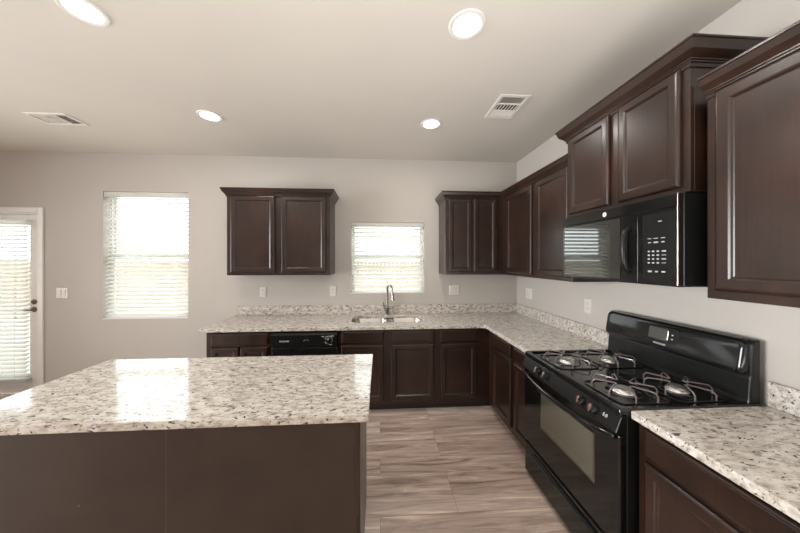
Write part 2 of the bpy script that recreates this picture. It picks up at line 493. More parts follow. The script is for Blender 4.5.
# ------------------------------------------------------------------ patio door
dr = bpy.data.objects.new('door_1', None); C.objects.link(dr); dr.location = (-5.8, 0.0, FL); struct(dr)
bm = bmesh.new()     # casing + jamb
cw = 0.052
for (a, b) in ((DR[1]-0.002, DR[1]+cw), (DR[0]-cw, DR[0]+0.002)): box(bm, a, b, -0.016, 0, FL, DR[3]+cw)
box(bm, DR[0]+0.002, DR[1]-0.002, -0.016, 0, DR[3]-0.004, DR[3]+cw)
build('casing', bm, M_WHITE, dr, bevel=0.004)
bm = bmesh.new()
box(bm, DR[1]-0.018, DR[1], 0, WT, FL, DR[3]); box(bm, DR[0], DR[0]+0.018, 0, WT, FL, DR[3])
box(bm, DR[0]+0.018, DR[1]-0.018, 0, WT, DR[3]-0.018, DR[3])
build('jamb', bm, M_WHITE, dr)
sx0, sx1, sz1 = DR[0]+0.021, DR[1]-0.021, DR[3]-0.021
gx0, gx1, gz0, gz1 = sx0+0.10, -5.425, 0.30, 1.955
bm = bmesh.new(); y0, y1 = 0.012, 0.056
box(bm, sx0, gx0, y0, y1, FL+0.012, sz1); box(bm, gx1, sx1, y0, y1, FL+0.012, sz1)
box(bm, gx0, gx1, y0, y1, FL+0.012, gz0); box(bm, gx0, gx1, y0, y1, gz1, sz1)
slab = build('door_slab', bm, M_WHITE, dr, bevel=0.003)
build('pane', B(gx0, gx1, 0.030, 0.036, gz0, gz1), M_GLASS, slab)
bm = bmesh.new(); lathe(bm, (-5.378, 0.012, 1.083), [(0.028, 0), (0.028, 0.006), (0.024, 0.010), (0.014, 0.012), (0.013, 0.022), (0.010, 0.024)], 'y', 20, -1)
build('deadbolt', bm, M_KNOB, slab, smooth=True)
bm = bmesh.new(); lathe(bm, (-5.378, 0.012, 1.000), [(0.029, 0), (0.029, 0.006), (0.024, 0.010), (0.012, 0.014), (0.011, 0.04), (0.012, 0.05)], 'y', 20, -1)
tube(bm, [(-5.378, -0.03, 1.0), (-5.395, -0.036, 1.0), (-5.42, -0.034, 0.999), (-5.452, -0.03, 0.998)], 0.008, 10, radii=[0.010, 0.010, 0.008, 0.006])
build('lever_handle', bm, M_KNOB, slab, smooth=True)
blind(gx0-0.03, gx1+0.035, 0.20, 1.965, -0.022, 'white slatted blind hung on the glass patio door', tilt=32, valance=0.055, stack=5)

# ------------------------------------------------------------------ downlights, vents, outlets
dl = root('recessed_downlight', (0, 0, CEIL), 'x', 'ceiling light', 'recessed downlights in the kitchen ceiling')
bm = bmesh.new()
rings = [circle((0, 0, CEIL+h), r, 40) for r, h in ((0.091, 0.0), (0.089, -0.004), (0.082, -0.006), (0.069, -0.003), (0.065, 0.004), (0.064, 0.004), (0.064, 0.0))]
loft(bm, rings, cap0=False, cap1=False)
build('trim_ring', bm, M_RING, dl, smooth=True)
bm = bmesh.new(); loft(bm, [circle((0, 0, CEIL-0.0005), 0.0645, 40), circle((0, 0, CEIL-0.0045), 0.063, 40), circle((0, 0, CEIL-0.0055), 0.03, 40)])
build('lens', bm, M_GLOW, dl, smooth=True, label='glowing white lens')
spots = [((-3.050, -1.795), 'lit recessed downlight in the ceiling over the island, nearest the left window wall'),
         ((-1.210, -1.829), 'lit recessed downlight above the aisle between island and range'),
         ((-1.203, -0.842), 'lit recessed downlight nearest the sink window'),
         ((-3.034, -0.856), 'lit recessed downlight nearest the left wall cabinet')]
for i, ((x, y), lab) in enumerate(spots):
    if i == 0: dl.location = (x, y, CEIL); dl['label'] = lab
    else: dup(dl, (x, y, CEIL), lab)
for (x, y) in [s[0] for s in spots]:
    area('downlight_lamp', (x, y, CEIL-0.012), (0, 0, 0), 0.12, 0.12, 5.5, (1.0, 0.96, 0.91), 'DISK')

# supply vent: plate, three louvre banks (x long side 0.30 wide)
def vent(x0, x1, y0, y1, label):
    r = root('ceiling_vent', ((x0+x1)/2, (y0+y1)/2, CEIL), label, 'vent', 'ceiling air vents')
    b = 0.024; z = CEIL
    bm = bmesh.new()
    for (a, c, d, e) in ((x0, x1, y0, y0+b), (x0, x1, y1-b, y1), (x0, x0+b, y0+b, y1-b), (x1-b, x1, y0+b, y1-b)):
        box(bm, a, c, d, e, z-0.007, z)
    long_x = (x1-x0) > (y1-y0)
    L0, L1 = (x0+b, x1-b) if long_x else (y0+b, y1-b)
    S0, S1 = (y0+b, y1-b) if long_x else (x0+b, x1-b)
    for k in (1, 2):
        c = L0+(L1-L0)*k/3
        if long_x: box(bm, c-0.006, c+0.006, S0, S1, z-0.007, z)
        else: box(bm, S0, S1, c-0.006, c+0.006, z-0.007, z)
    build('vent_frame', bm, M_VENT, r, bevel=0.001)
    build('vent_backing', B(x0+b, x1-b, y0+b, y1-b, z-0.0012, z-0.0002), M_VENTDARK, r)
    bm = bmesh.new()
    for k in range(3):
        a0 = L0+(L1-L0)*k/3+0.006; a1 = L0+(L1-L0)*(k+1)/3-0.006
        ang = math.radians(35 if k != 2 else -35)
        if k == 1:
            n = 7
            for j in range(n):
                c = S0+(S1-S0)*(j+0.5)/n
                if long_x: box(bm, a0, a1, c-0.002, c+0.002, z-0.006, z-0.001)
                else: box(bm, c-0.002, c+0.002, a0, a1, z-0.006, z-0.001)
        else:
            n = 6; w = 0.0055
            for j in range(n):
                c = a0+(a1-a0)*(j+0.5)/n
                dx, dz = w*math.cos(ang), w*math.sin(ang)*0.5
                p = [(c-dx, z-0.0035-dz), (c+dx, z-0.0035+dz), (c+dx, z-0.0028+dz), (c-dx, z-0.0028-dz)]
                if long_x: loft(bm, [[(q[0], s, q[1]) for q in p] for s in (S0, S1)])
                else: loft(bm, [[(s, q[0], q[1]) for q in p] for s in (S0, S1)])
    build('louvers', bm, M_VENT, r)
vent(-0.785, -0.565, -1.292, -0.982, 'white louvered ceiling vent over the range side of the kitchen')
vent(-4.495, -4.175, -0.825, -0.635, 'white louvered ceiling vent above the tall left window')

def plate(F, u, z, gangs, kind, label):
    w = 0.072 if gangs == 1 else 0.118; h = 0.116
    p = F(u, 0, z); r = root('wall_outlet' if kind != 'switch' else 'light_switch', p, label, 'outlet' if kind != 'switch' else 'switch')
    bm = bmesh.new()
    loft(bm, [rect_ring(F, u-w/2, u+w/2, z-h/2, z+h/2, i, o) for i, o in ((0, 0), (0, 0.003), (0.004, 0.006))])
    build('cover_plate', bm, M_PLATE, r)
    for g in range(gangs):
        gu = u+(g-(gangs-1)/2)*0.046
        if kind == 'switch' or (kind == 'mixed' and g == 0):
            bm = bmesh.new()
            a = [F(gu-0.0165, 0.006, z-0.033), F(gu+0.0165, 0.006, z-0.033), F(gu+0.0165, 0.006, z+0.033), F(gu-0.0165, 0.006, z+0.033)]
            b = [F(gu-0.0165, 0.0075, z-0.033), F(gu+0.0165, 0.0075, z-0.033), F(gu+0.0165, 0.012, z+0.033), F(gu-0.0165, 0.012, z+0.033)]
            loft(bm, [a, b]); build('rocker', bm, M_PLATE, r)
        else:
            for s in (-1, 1):
                bm = bmesh.new(); fbox(bm, F, gu-0.016, gu+0.016, 0.006, 0.0075, z+s*0.02-0.013, z+s*0.02+0.013)
                so = build('socket', bm, M_PLATE, r)
                bm = bmesh.new()
                for d in (-0.006, 0.006): fbox(bm, F, gu+d-0.001, gu+d+0.001, 0.0075, 0.0078, z+s*0.02-0.002, z+s*0.02+0.006)
                fbox(bm, F, gu-0.002, gu+0.002, 0.0075, 0.0078, z+s*0.02-0.009, z+s*0.02-0.005)
                build('slots', bm, M_SLOT, so)
    return r
plate(FB, -5.083, 1.177, 2, 'switch', 'white double light switch on the wall by the patio door')
plate(FB, -2.967, 1.173, 1, 'outlet', 'white wall outlet below the left wall cabinet, farther from the sink window')
plate(FB, -2.183, 1.178, 1, 'outlet', 'white wall outlet just left of the sink window')
plate(FB, -0.767, 1.181, 2, 'mixed', 'white double plate on the back wall under the narrow corner cabinet')
plate(FR, -0.268, 1.165, 2, 'mixed', 'white plate on the right wall close to the corner')
plate(FR, -1.120, 1.168, 1, 'outlet', 'white wall outlet on the right wall just before the range')

# ------------------------------------------------------------------ wall cabinets
def carcass(F, u0, u1, depth, z0, z1, r, o0=0.0):
    """box with a slightly recessed underside and proud face frame"""
    bm = bmesh.new()
    fbox(bm, F, u0, u1, o0, depth-0.019, z0+0.012, z1)
    fbox(bm, F, u0, u1, depth-0.019, depth, z0, z1)                       # face frame plane
    fbox(bm, F, u0, u0+0.014, o0, depth-0.019, z0, z0+0.012)
    fbox(bm, F, u1-0.014, u1, o0, depth-0.019, z0, z0+0.012)
    return build('carcass', bm, M_WOOD, r, bevel=0.0012, seg=1)
ZB, ZT = 1.378, 2.195
# left, on the back wall
r = root('wall_cabinet', (-2.675, 0, ZB), 'dark espresso two-door wall cabinet hanging alone between the two windows', 'cabinet')
carcass(FB, -3.190, -2.160, 0.320, ZB, ZT, r)
build('door', door_panel(FB, -3.151, -2.712, 1.405, 2.188, 0.3205), M_WOOD, r)
build('door', door_panel(FB, -2.648, -2.197, 1.405, 2.188, 0.3205), M_WOOD, r)
build('crown_molding', sweep_crown(None, [(-3.190, 0), (-3.190, -0.320), (-2.160, -0.320), (-2.160, 0)][::1], crown_prof(ZT-0.008)), M_WOOD, r)
# corner, back wall part
r = root('wall_cabinet', (-0.65, 0, ZB), 'dark two-door wall cabinet on the back wall in the corner, right of the sink window', 'cabinet')
carcass(FB, -0.950, -0.003, 0.320, ZB, ZT, r, 0.0)
build('door', door_panel(FB, -0.918, -0.662, 1.405, 2.188, 0.3205, fw=0.045), M_WOOD, r)
build('door', door_panel(FB, -0.645, -0.392, 1.405, 2.188, 0.3205, fw=0.045), M_WOOD, r)
# right wall part
r = root('wall_cabinet', (0, -0.85, ZB), 'dark two-door wall cabinet on the right wall between corner and microwave', 'cabinet')
carcass(FR, -1.386, -0.322, 0.320, ZB, ZT, r, 0.0)
build('door', door_panel(FR, -0.893, -0.430, 1.405, 2.188, 0.3205), M_WOOD, r)
build('door', door_panel(FR, -1.350, -0.960, 1.405, 2.188, 0.3205), M_WOOD, r)
cm = build('crown_molding', sweep_crown(None, [(-0.950, 0), (-0.950, -0.320), (-0.320, -0.320), (-0.320, -1.386)], crown_prof(ZT-0.008)), M_WOOD, loc=(-0.32, -0.32, ZT))
tag(cm, 'dark crown molding turning the corner above the two corner wall cabinets', 'molding')
# above the microwave
ZC = 2.345
r = root('wall_cabinet', (0, -1.77, 1.81), 'dark two-door wall cabinet set higher above the microwave', 'cabinet')
carcass(FR, -2.124, -1.388, 0.362, 1.812, ZC, r)
build('door', door_panel(FR, -1.738, -1.418, 1.835, ZC-0.006, 0.3625, fw=0.045), M_WOOD, r)
build('door', door_panel(FR, -2.096, -1.796, 1.835, ZC-0.006, 0.3625, fw=0.045), M_WOOD, r)
build('crown_molding', sweep_crown(None, [(0, -1.388), (-0.362, -1.388), (-0.362, -2.124), (0, -2.124)], crown_prof(ZC-0.006, 0.084, 0.055)), M_WOOD, r)
# near right
r = root('wall_cabinet', (0, -2.6, ZB), 'large dark wall cabinet nearest the camera on the right, cut by the frame', 'cabinet')
carcass(FR, -3.060, -2.150, 0.320, ZB-0.006, ZT, r)
build('door', door_panel(FR, -2.600, -2.184, 1.405, 2.188, 0.3205, fw=0.052), M_WOOD, r)
build('door', door_panel(FR, -3.026, -2.612, 1.405, 2.188, 0.3205, fw=0.052), M_WOOD, r)
build('crown_molding', sweep_crown(None, [(-0.320, -2.150), (-0.320, -3.060), (0, -3.060)], crown_prof(ZT-0.008)), M_WOOD, r)

# ------------------------------------------------------------------ base cabinets
ZK, ZS = 0.165, 0.882        # kick top, underside of slab
FD = 0.600
def base_cab(F, u0, u1, label, doors, drawers, o0=0.004, z1=ZS-0.0005):
    p = F((u0+u1)/2, 0, FL); r = root('base_cabinet', p, label, 'cabinet')
    build('carcass', FBX(F, u0, u1, o0, FD, ZK, z1), M_WOOD, r, bevel=0.001, seg=1)
    build('toe_kick', FBX(F, u0, u1, o0, FD-0.058, FL, ZK), M_KICK, r)
    for (a, b) in drawers:
        build('drawer', door_panel(F, a, b, 0.757, 0.868, FD+0.0005, flat=True), M_WOOD, r)
    for (a, b) in doors:
        build('door', door_panel(F, a, b, 0.205, 0.737, FD+0.0005), M_WOOD, r)
    return r
base_cab(FB, -3.218, -2.640, 'dark base cabinet at the left end of the back counter, beside the dishwasher',
         [(-3.172, -2.925), (-2.915, -2.668)], [(-3.172, -2.668)])
# sink base is built around the sink bowls: hollow box
r = root('base_cabinet', (-1.57, 0, FL), 'dark sink base cabinet with two doors below the double sink', 'cabinet')
bm = bmesh.new()
a0, a1 = -2.030, -1.102
box(bm, a0, a1, -FD, -FD+0.019, ZK, ZS-0.0005); box(bm, a0, a0+0.016, -FD+0.019, -0.004, ZK, ZS-0.0005); box(bm, a1-0.016, a1, -FD+0.019, -0.004, ZK, ZS-0.0005)
box(bm, a0+0.016, a1-0.016, -FD+0.019, -0.004, ZK, ZK+0.016); box(bm, a0+0.016, a1-0.016, -0.012, -0.004, ZK+0.016, ZS-0.0005)
build('carcass', bm, M_WOOD, r)
build('toe_kick', B(a0, a1, -FD+0.058, -0.004, FL, ZK), M_KICK, r)
for (a, b) in ((-2.006, -1.607), (-1.541, -1.127)):
    build('false_drawer_front', door_panel(FB, a, b, 0.757, 0.868, FD+0.0005, flat=True), M_WOOD, r)
    build('door', door_panel(FB, a, b, 0.205, 0.737, FD+0.0005), M_WOOD, r)
base_cab(FB, -1.100, -0.004, 'dark corner base cabinet right of the sink base, one drawer over one door', [(-1.067, -0.715)], [(-1.067, -0.715)])
base_cab(FR, -1.110, -0.622, 'dark narrow base cabinet on the right run beside the inside corner', [(-1.085, -0.735)], [(-1.085, -0.735)])
base_cab(FR, -1.386, -1.112, 'dark narrow base cabinet on the right run directly beside the range', [(-1.368, -1.135)], [(-1.368, -1.135)])
base_cab(FR, -3.100, -2.136, 'dark base cabinet in the right foreground on the camera side of the range', [(-2.600, -2.170), (-3.070, -2.612)], [(-3.070, -2.170)])

# ------------------------------------------------------------------ countertops
def prism_hole(outer, hole, z0, z1):
    bm = bmesh.new(); edges = []
    for lp in ([outer] + ([hole] if hole else [])):
        vs = [bm.verts.new((p[0], p[1], z1)) for p in lp]
        for i in range(len(vs)): edges.append(bm.edges.new((vs[i], vs[(i+1) % len(vs)])))
    bmesh.ops.triangle_fill(bm, use_beauty=True, use_dissolve=False, edges=edges)
    g = bmesh.ops.extrude_face_region(bm, geom=bm.faces[:])
    bmesh.ops.translate(bm, verts=[v for v in g['geom'] if isinstance(v, bmesh.types.BMVert)], vec=(0, 0, z0-z1))
    return bm
Z1 = 0.914
OV = 0.640
SKX, SKY = -1.562, -0.292
hole = rrect(SKX, SKY, 0.745, 0.350, 0.085, 8)
rc = 0.03
corner = [(-OV-rc+rc*math.sin(a), -OV-rc+rc*math.cos(a)) for a in [PI/2*k/5 for k in range(6)]]
outer = [(-3.262, -0.002), (-3.262, -OV), *corner, (-OV, -1.384), (-0.002, -1.384), (-0.002, -0.002)]
ct = root('countertop', (-1.6, -0.3, ZS), 'L-shaped speckled cream granite countertop along the back wall and right wall', 'countertop')
build('slab', prism_hole(outer, hole, ZS, Z1), M_GRANITE, ct, bevel=0.004, loc=(-1.6, -0.3, ZS))
bs = build('backsplash', B(-3.245, -0.0225, -0.022, -0.002, Z1, 1.016), M_GRANITE, loc=(-1.6, -0.012, Z1), bevel=0.002)
tag(bs, 'low granite backsplash strip along the back wall behind the sink', 'backsplash')
bs = build('backsplash', B(-0.022, -0.002, -1.384, -0.002, Z1, 1.016), M_GRANITE, loc=(-0.012, -0.7, Z1), bevel=0.002)
tag(bs, 'low granite backsplash strip on the right wall between corner and range', 'backsplash')
ct = root('countertop', (-0.3, -2.6, ZS), 'speckled granite countertop in the right foreground beside the range', 'countertop')
build('slab', B(-0.630, -0.002, -3.15, -2.130, ZS, Z1), M_GRANITE, ct, bevel=0.004)
bs = build('backsplash', B(-0.022, -0.002, -3.15, -2.130, Z1, 1.016), M_GRANITE, loc=(-0.012, -2.6, Z1), bevel=0.002)
tag(bs, 'low granite backsplash strip at the right edge, on the camera side of the range', 'backsplash')

# sink
sk = root('double_sink', (SKX, SKY, ZS), 'stainless double-bowl undermount sink below the small window', 'sink')
bw = 0.745/2
for s in (-1, 1):
    cx = SKX+s*(bw/2)
    def rr(w, h, r_, z, dx=0): return [(p[0]+cx+dx, p[1]+SKY, z) for p in rrect(0, 0, w, h, r_, 6)]
    bm = bmesh.new(); W_, H_ = bw-0.010, 0.350
    loft(bm, [rr(W_+0.008, H_+0.03, 0.08, ZS-0.001), rr(W_-0.008, H_-0.006, 0.078, ZS-0.001), rr(W_-0.014, H_-0.012, 0.075, ZS-0.008), rr(W_-0.03, H_-0.03, 0.065, ZS-0.15),
              rr(W_-0.06, H_-0.06, 0.05, ZS-0.175), rr(0.10, 0.10, 0.045, ZS-0.182)], cap0=False, cap1=True)
    bo = build('bowl', bm, M_STEEL, sk, smooth=True)
    bm = bmesh.new(); lathe(bm, (cx, SKY, ZS-0.1819), [(0.042, 0), (0.042, 0.003), (0.034, 0.004), (0.030, 0.0005), (0.004, 0.0005)], n=24)
    build('drain', bm, M_NICKEL, bo, smooth=True)
# faucet (pull-down gooseneck)
fx, fy = -1.558, -0.070
fc = root('kitchen_faucet', (fx, fy, Z1), 'tall brushed gooseneck pull-down faucet behind the double sink', 'faucet')
bm = bmesh.new(); lathe(bm, (fx, fy, Z1), [(0.029, 0), (0.029, 0.006), (0.024, 0.010), (0.022, 0.055), (0.024, 0.058), (0.023, 0.085), (0.013, 0.095), (0.012, 0.10)], n=24)
build('body', bm, M_NICKEL, fc, smooth=True)
pts = [(fx, fy, Z1+0.09), (fx, fy, Z1+0.20), (fx, fy, Z1+0.28)]
d = Vector((0.40, -0.917, 0)).normalized()
R_ = 0.062
for k in range(1, 11):
    a = PI*k/10*0.93
    q = Vector((fx, fy, Z1+0.28)) + d*(R_-R_*math.cos(a)) + Vector((0, 0, R_*math.sin(a))); pts.append(tuple(q))
e1 = Vector(pts[-1]); pts.append(tuple(e1+d*0.006+Vector((0, 0, -0.03))))
bm = bmesh.new(); tube(bm, pts, 0.0115, 12)
build('neck', bm, M_NICKEL, fc, smooth=True)
q0 = Vector(pts[-1]); q1 = q0+d*0.016+Vector((0, 0, -0.088))
bm = bmesh.new(); tube(bm, [q0, q0.lerp(q1, 0.2), q0.lerp(q1, 0.6), q1], 0.015, 14, radii=[0.013, 0.0145, 0.0165, 0.0185])
build('spray_head', bm, M_NICKEL, fc, smooth=True)
bm = bmesh.new(); tube(bm, [(fx-0.015, fy, Z1+0.07), (fx-0.038, fy-0.004, Z1+0.072)], 0.012, 12)
tube(bm, [(fx-0.034, fy-0.004, Z1+0.073), (fx-0.042, fy-0.008, Z1+0.10), (fx-0.047, fy-0.012, Z1+0.145)], 0.006, 10, radii=[0.008, 0.006, 0.0045])
build('side_lever', bm, M_NICKEL, fc, smooth=True)

# ------------------------------------------------------------------ dishwasher
dw = root('dishwasher', (-2.335, -0.3, FL), 'black dishwasher under the back counter between dark cabinets', 'dishwasher')
x0, x1 = -2.634, -2.036
build('tub', B(x0, x1, -0.59, -0.01, ZK-0.04, 0.868), M_BLACKMATTE, dw)
bm = bmesh.new()
prof = [(-0.592, 0.735), (-0.628, 0.735), (-0.636, 0.742), (-0.638, 0.845), (-0.630, 0.862), (-0.612, 0.868), (-0.592, 0.868)]
loft(bm, [[(x, y, z) for y, z in prof] for x in (x0+0.003, x1-0.003)])
cp = build('control_panel', bm, M_BLACKSOFT, dw)
build('door', B(x0+0.003, x1-0.003, -0.625, -0.592, 0.205, 0.728), M_BLACK, dw, bevel=0.004)
build('kick_panel', B(x0+0.01, x1-0.01, -0.56, -0.50, FL+0.002, 0.198), M_BLACKMATTE, dw)
build('edge_strip', B(x1-0.0025, x1-0.0005, -0.627, -0.60, 0.205, 0.728), M_STEEL, dw, label='thin bright metal edge strip')
text('FRIGIDAIRE', 0.017, M_TEXT, dw, (-2.515, -0.6375, 0.790), (PI/2, 0, 0), name='brand_lettering')
bm = bmesh.new(); lathe(bm, (-2.118, -0.6375, 0.797), [(0.026, 0), (0.025, 0.014), (0.020, 0.018)], 'y', 24, -1)
kb = build('dial_knob', bm, M_BLACK, dw, smooth=True)
build('pointer', B(-2.120, -2.116, -0.6565, -0.6555, 0.799, 0.820), M_TEXT, kb)
bm = bmesh.new()
for k in range(24):
    a = 2*PI*k/24+0.3
    if 2.9 < a < 3.5 or 5.0 < a < 5.3: continue
    cx_, cz_ = -2.118+0.036*math.cos(a), 0.797+0.036*math.sin(a)
    box(bm, cx_-0.0025, cx_+0.0025, -0.6382, -0.6374, cz_-0.0025, cz_+0.0025)
box(bm, -2.178, -2.158, -0.6382, -0.6374, 0.826, 0.831); box(bm, -2.095, -2.068, -0.6382, -0.6374, 0.831, 0.836); box(bm, -2.108, -2.088, -0.6382, -0.6374, 0.752, 0.757)
build('dial_markings', bm, M_TEXT, dw)
bm = bmesh.new()
for k in range(5):
    a = PI*(0.1+0.2*k)
    box(bm, -2.318+0.022*math.cos(a)-0.003, -2.318+0.022*math.cos(a)+0.003, -0.6382, -0.6374, 0.788+0.014*math.sin(a)-0.002, 0.788+0.014*math.sin(a)+0.002)
build('cycle_markings', bm, M_TEXT, dw)

# ------------------------------------------------------------------ island
ix0, ix1, iy0, iy1 = -3.275, -1.728, -2.072, -1.520
isl = root('kitchen_island', ((ix0+ix1)/2, (iy0+iy1)/2, FL), 'long dark brown island with plain back panels in the left foreground', 'island')
build('carcass', B(ix0+0.006, ix1-0.006, iy0+0.006, iy1-0.02, ZK, ZS-0.0005), M_WOOD, isl)
build('toe_kick', B(ix0+0.006, ix1-0.006, iy0+0.006, iy1-0.08, FL, ZK), M_KICK, isl)
build('back_panel', B(ix0+0.02, -2.4745, iy0, iy0+0.006, FL, ZS-0.0005), M_PANEL, isl)
build('back_panel', B(-2.4715, ix1-0.016, iy0, iy0+0.006, FL, ZS-0.0005), M_PANEL, isl)
build('seam_strip', B(-2.4742, -2.4718, iy0+0.0005, iy0+0.006, FL, ZS-0.0005), M_SEAM, isl, label='pale seam between the two back panels')
build('end_panel', B(ix1-0.006, ix1, iy0+0.004, iy1, FL, ZS-0.0005), M_WOOD, isl)
build('end_panel', B(ix0, ix0+0.006, iy0+0.004, iy1, FL, ZS-0.0005), M_WOOD, isl)
build('corner_trim', B(ix1-0.0155, ix1+0.002, iy0-0.004, iy0+0.004, FL, ZS-0.0005), M_WOOD, isl, bevel=0.002)
build('corner_trim', B(ix0-0.002, ix0+0.0195, iy0-0.004, iy0+0.004, FL, ZS-0.0005), M_WOOD, isl, bevel=0.002)
w = (ix1-ix0-0.08)/3
def FI(u, o, z): return (u, iy1-0.02+o, z)
for k in range(3):
    a = ix0+0.03+k*(w+0.01)
    build('door', door_panel(FI, a, a+w, 0.205, 0.737, 0.0005), M_WOOD, isl)
    build('drawer', door_panel(FI, a, a+w, 0.757, 0.868, 0.0005, flat=True), M_WOOD, isl)
it = root('countertop', (-2.5, -1.75, ZS), 'speckled cream granite slab on top of the island', 'countertop')
build('slab', B(-3.312, -1.692, -2.091, -1.385, ZS, Z1), M_GRANITE, it, bevel=0.004)

# ------------------------------------------------------------------ range
ry0, ry1 = -2.126, -1.392
rg = root('gas_range', (-0.34, (ry0+ry1)/2, FL), 'black freestanding gas range with four burners against the right wall', 'stove')
TOP = 0.917
build('body', B(-0.640, -0.030, ry0, ry1, FL+0.028, TOP-0.030), M_BLACKSOFT, rg, bevel=0.002)
for (x, y) in ((-0.60, ry0+0.05), (-0.60, ry1-0.05), (-0.07, ry0+0.05), (-0.07, ry1-0.05)):
    bm = bmesh.new(); lathe(bm, (x, y, FL), [(0.018, 0), (0.018, 0.01), (0.010, 0.012), (0.010, 0.0285)], n=12); build('foot', bm, M_BLACKMATTE, rg)
# cooktop: rim with a shallow basin
bm = bmesh.new()
cxm, cym = -0.355, (ry0+ry1)/2
def rk(w, h, r_, z, cx=cxm): return [(p[0]+cx, p[1]+cym, z) for p in rrect(0, 0, w, h, r_, 5)]
L = ry1-ry0
loft(bm, [rk(0.628, L, 0.012, TOP-0.030, -0.354), rk(0.628, L, 0.012, TOP-0.006, -0.354), rk(0.622, L-0.008, 0.012, TOP, -0.354),
          rk(0.575, L-0.045, 0.02, TOP, -0.360), rk(0.560, L-0.060, 0.02, TOP-0.009, -0.360)])
ck = build('cooktop', bm, M_BLACK, rg, smooth=True)
# control panel, slightly slanted
bm = bmesh.new()
prof = [(-0.640, TOP-0.034), (-0.662, TOP-0.034), (-0.688, TOP-0.098), (-0.680, TOP-0.106), (-0.640, TOP-0.106)]
loft(bm, [[(x, y, z) for x, z in prof] for y in (ry0+0.002, ry1-0.002)])
build('control_panel', bm, M_BLACKSOFT, rg, bevel=0.003)
# knobs, leaning with the panel
nrm = Vector((-0.064, 0, 0.026)).normalized()
def panel_pt(y, t=0.5): return Vector((-0.662-0.026*t, y, TOP-0.034-0.064*t))
def knob(y):
    c = panel_pt(y, 0.52)
    up = Vector((0, 1, 0)); e = nrm.cross(up)
    def ring(r_, h, sq=1.0): return [c+nrm*h+up*(r_*math.cos(2*PI*k/24)*sq)+e*(r_*math.sin(2*PI*k/24)) for k in range(24)]
    bm = bmesh.new(); loft(bm, [ring(0.023, 0), ring(0.0225, 0.006), ring(0.020, 0.010), ring(0.018, 0.015)])
    k_ = build('knob', bm, M_BLACKSOFT, rg, smooth=True)
    bm = bmesh.new(); loft(bm, [ring(0.0195, 0.015, 0.30), ring(0.0190, 0.028, 0.25), ring(0.015, 0.031, 0.2)])
    build('grip', bm, M_NICKEL, k_, smooth=True)
    bm = bmesh.new(); q = c+up*0.034+nrm*0.0006
    loft(bm, [[q+up*a+e*b+nrm*h for a, b in ((-0.004, -0.008), (0.004, -0.008), (0.004, 0.008), (-0.004, 0.008))] for h in (-0.001, 0.0005)])
    build('red_mark', bm, M_RED, k_, label='red burner mark')
for y in (-1.568, -1.645, -1.925, -2.000): knob(y)
ang = math.atan2(0.064, 0.026)
text('5.0', 0.020, M_TEXT, rg, panel_pt(-2.055, 0.45)+nrm*0.0008, (ang, 0, -PI/2), name='model_lettering')
# oven door
bm = bmesh.new(); fbox(bm, FR, ry0+0.003, ry1-0.003, 0.641, 0.672, 0.335, TOP-0.112)
od = build('oven_door', bm, M_BLACK, rg, bevel=0.006)
bm = bmesh.new()
loft(bm, [rect_ring(FR, -1.990, -1.588, 0.515, 0.735, i, o) for i, o in ((-0.006, 0.6715), (-0.006, 0.6735), (0.0, 0.6745), (0.004, 0.6730))])
build('window_trim', bm, M_NICKEL, od)
build('oven_window', FBX(FR, -1.987, -1.591, 0.6732, 0.6750, 0.518, 0.732), M_OVEN, od, label='dark glass with its olive-grey reflection painted in')
bm = bmesh.new(); pts = []
for k in range(21):
    t = k/20; y = ry1-0.02+(ry0+0.02-(ry1-0.02))*t; bow = math.sin(PI*t)**0.6
    pts.append((-0.676-0.045*bow, y, 0.795-0.014*bow))
radii = [0.012+0.003*math.sin(PI*k/20) for k in range(21)]
tube(bm, pts, 0.014, 12, radii=radii)
build('handle', bm, M_BLACK, od, smooth=True)
# drawer
bm = bmesh.new(); fbox(bm, FR, ry0+0.003, ry1-0.003, 0.641, 0.668, FL+0.035, 0.322)
dwr = build('storage_drawer', bm, M_BLACK, rg, bevel=0.005)
bm = bmesh.new(); loft(bm, [[FR(u, o, z) for o, z in ((0.668, 0.292), (0.676, 0.292), (0.684, 0.284), (0.682, 0.276), (0.668, 0.270))] for u in (ry0+0.12, ry1-0.10)])
build('pull_lip', bm, M_BLACKSOFT, dwr, bevel=0.002)
# backguard
bm = bmesh.new()
def bgp(t): return [(-0.028, TOP-0.03), (-0.088, TOP-0.03), (-0.080, TOP+0.010), (-0.074, 1.015), (-0.070, 1.03), (-0.070, 1.165), (-0.060, 1.182), (-0.028, 1.186)]
loft(bm, [[(x, y, z) for x, z in bgp(0)] for y in (ry0+0.009, ry1-0.001)])
bg = build('backguard', bm, M_BLACKSOFT, rg, bevel=0.008, seg=3)
# raised fascia with rounded corners, tilted back
def fas(ins, o):
    out = []
    for (u, z) in rrect(cym+0.010, 1.106, L-0.026-2*ins, 0.150-2*ins, 0.028, 6):
        lean = (z-1.106)*0.16
        out.append((-0.072-o+lean, u, z))
    return out
bm = bmesh.new(); loft(bm, [fas(-0.004, -0.012), fas(-0.002, 0.006), fas(0.001, 0.014), fas(0.006, 0.019), fas(0.016, 0.021)])
fa = build('fascia', bm, M_BLACK, rg, smooth=True)
def fp(u, z, o=0.0215): return (-0.072-o+(z-1.106)*0.16, u, z)
def fpanel(u0, u1, z0, z1, r_, o0, o1):
    bm = bmesh.new()
    loft(bm, [[fp(u, z, o) for u, z in rrect((u0+u1)/2, (z0+z1)/2, u1-u0-2*i, z1-z0-2*i, r_, 5)] for i, o in ((0, o0), (0, o1), (0.002, o1+0.001))])
    return bm
ft = math.atan(0.16)
build('clock_bezel', fpanel(-1.850, -1.690, 1.080, 1.158, 0.014, 0.0205, 0.0222), M_BLACKMATTE, fa)
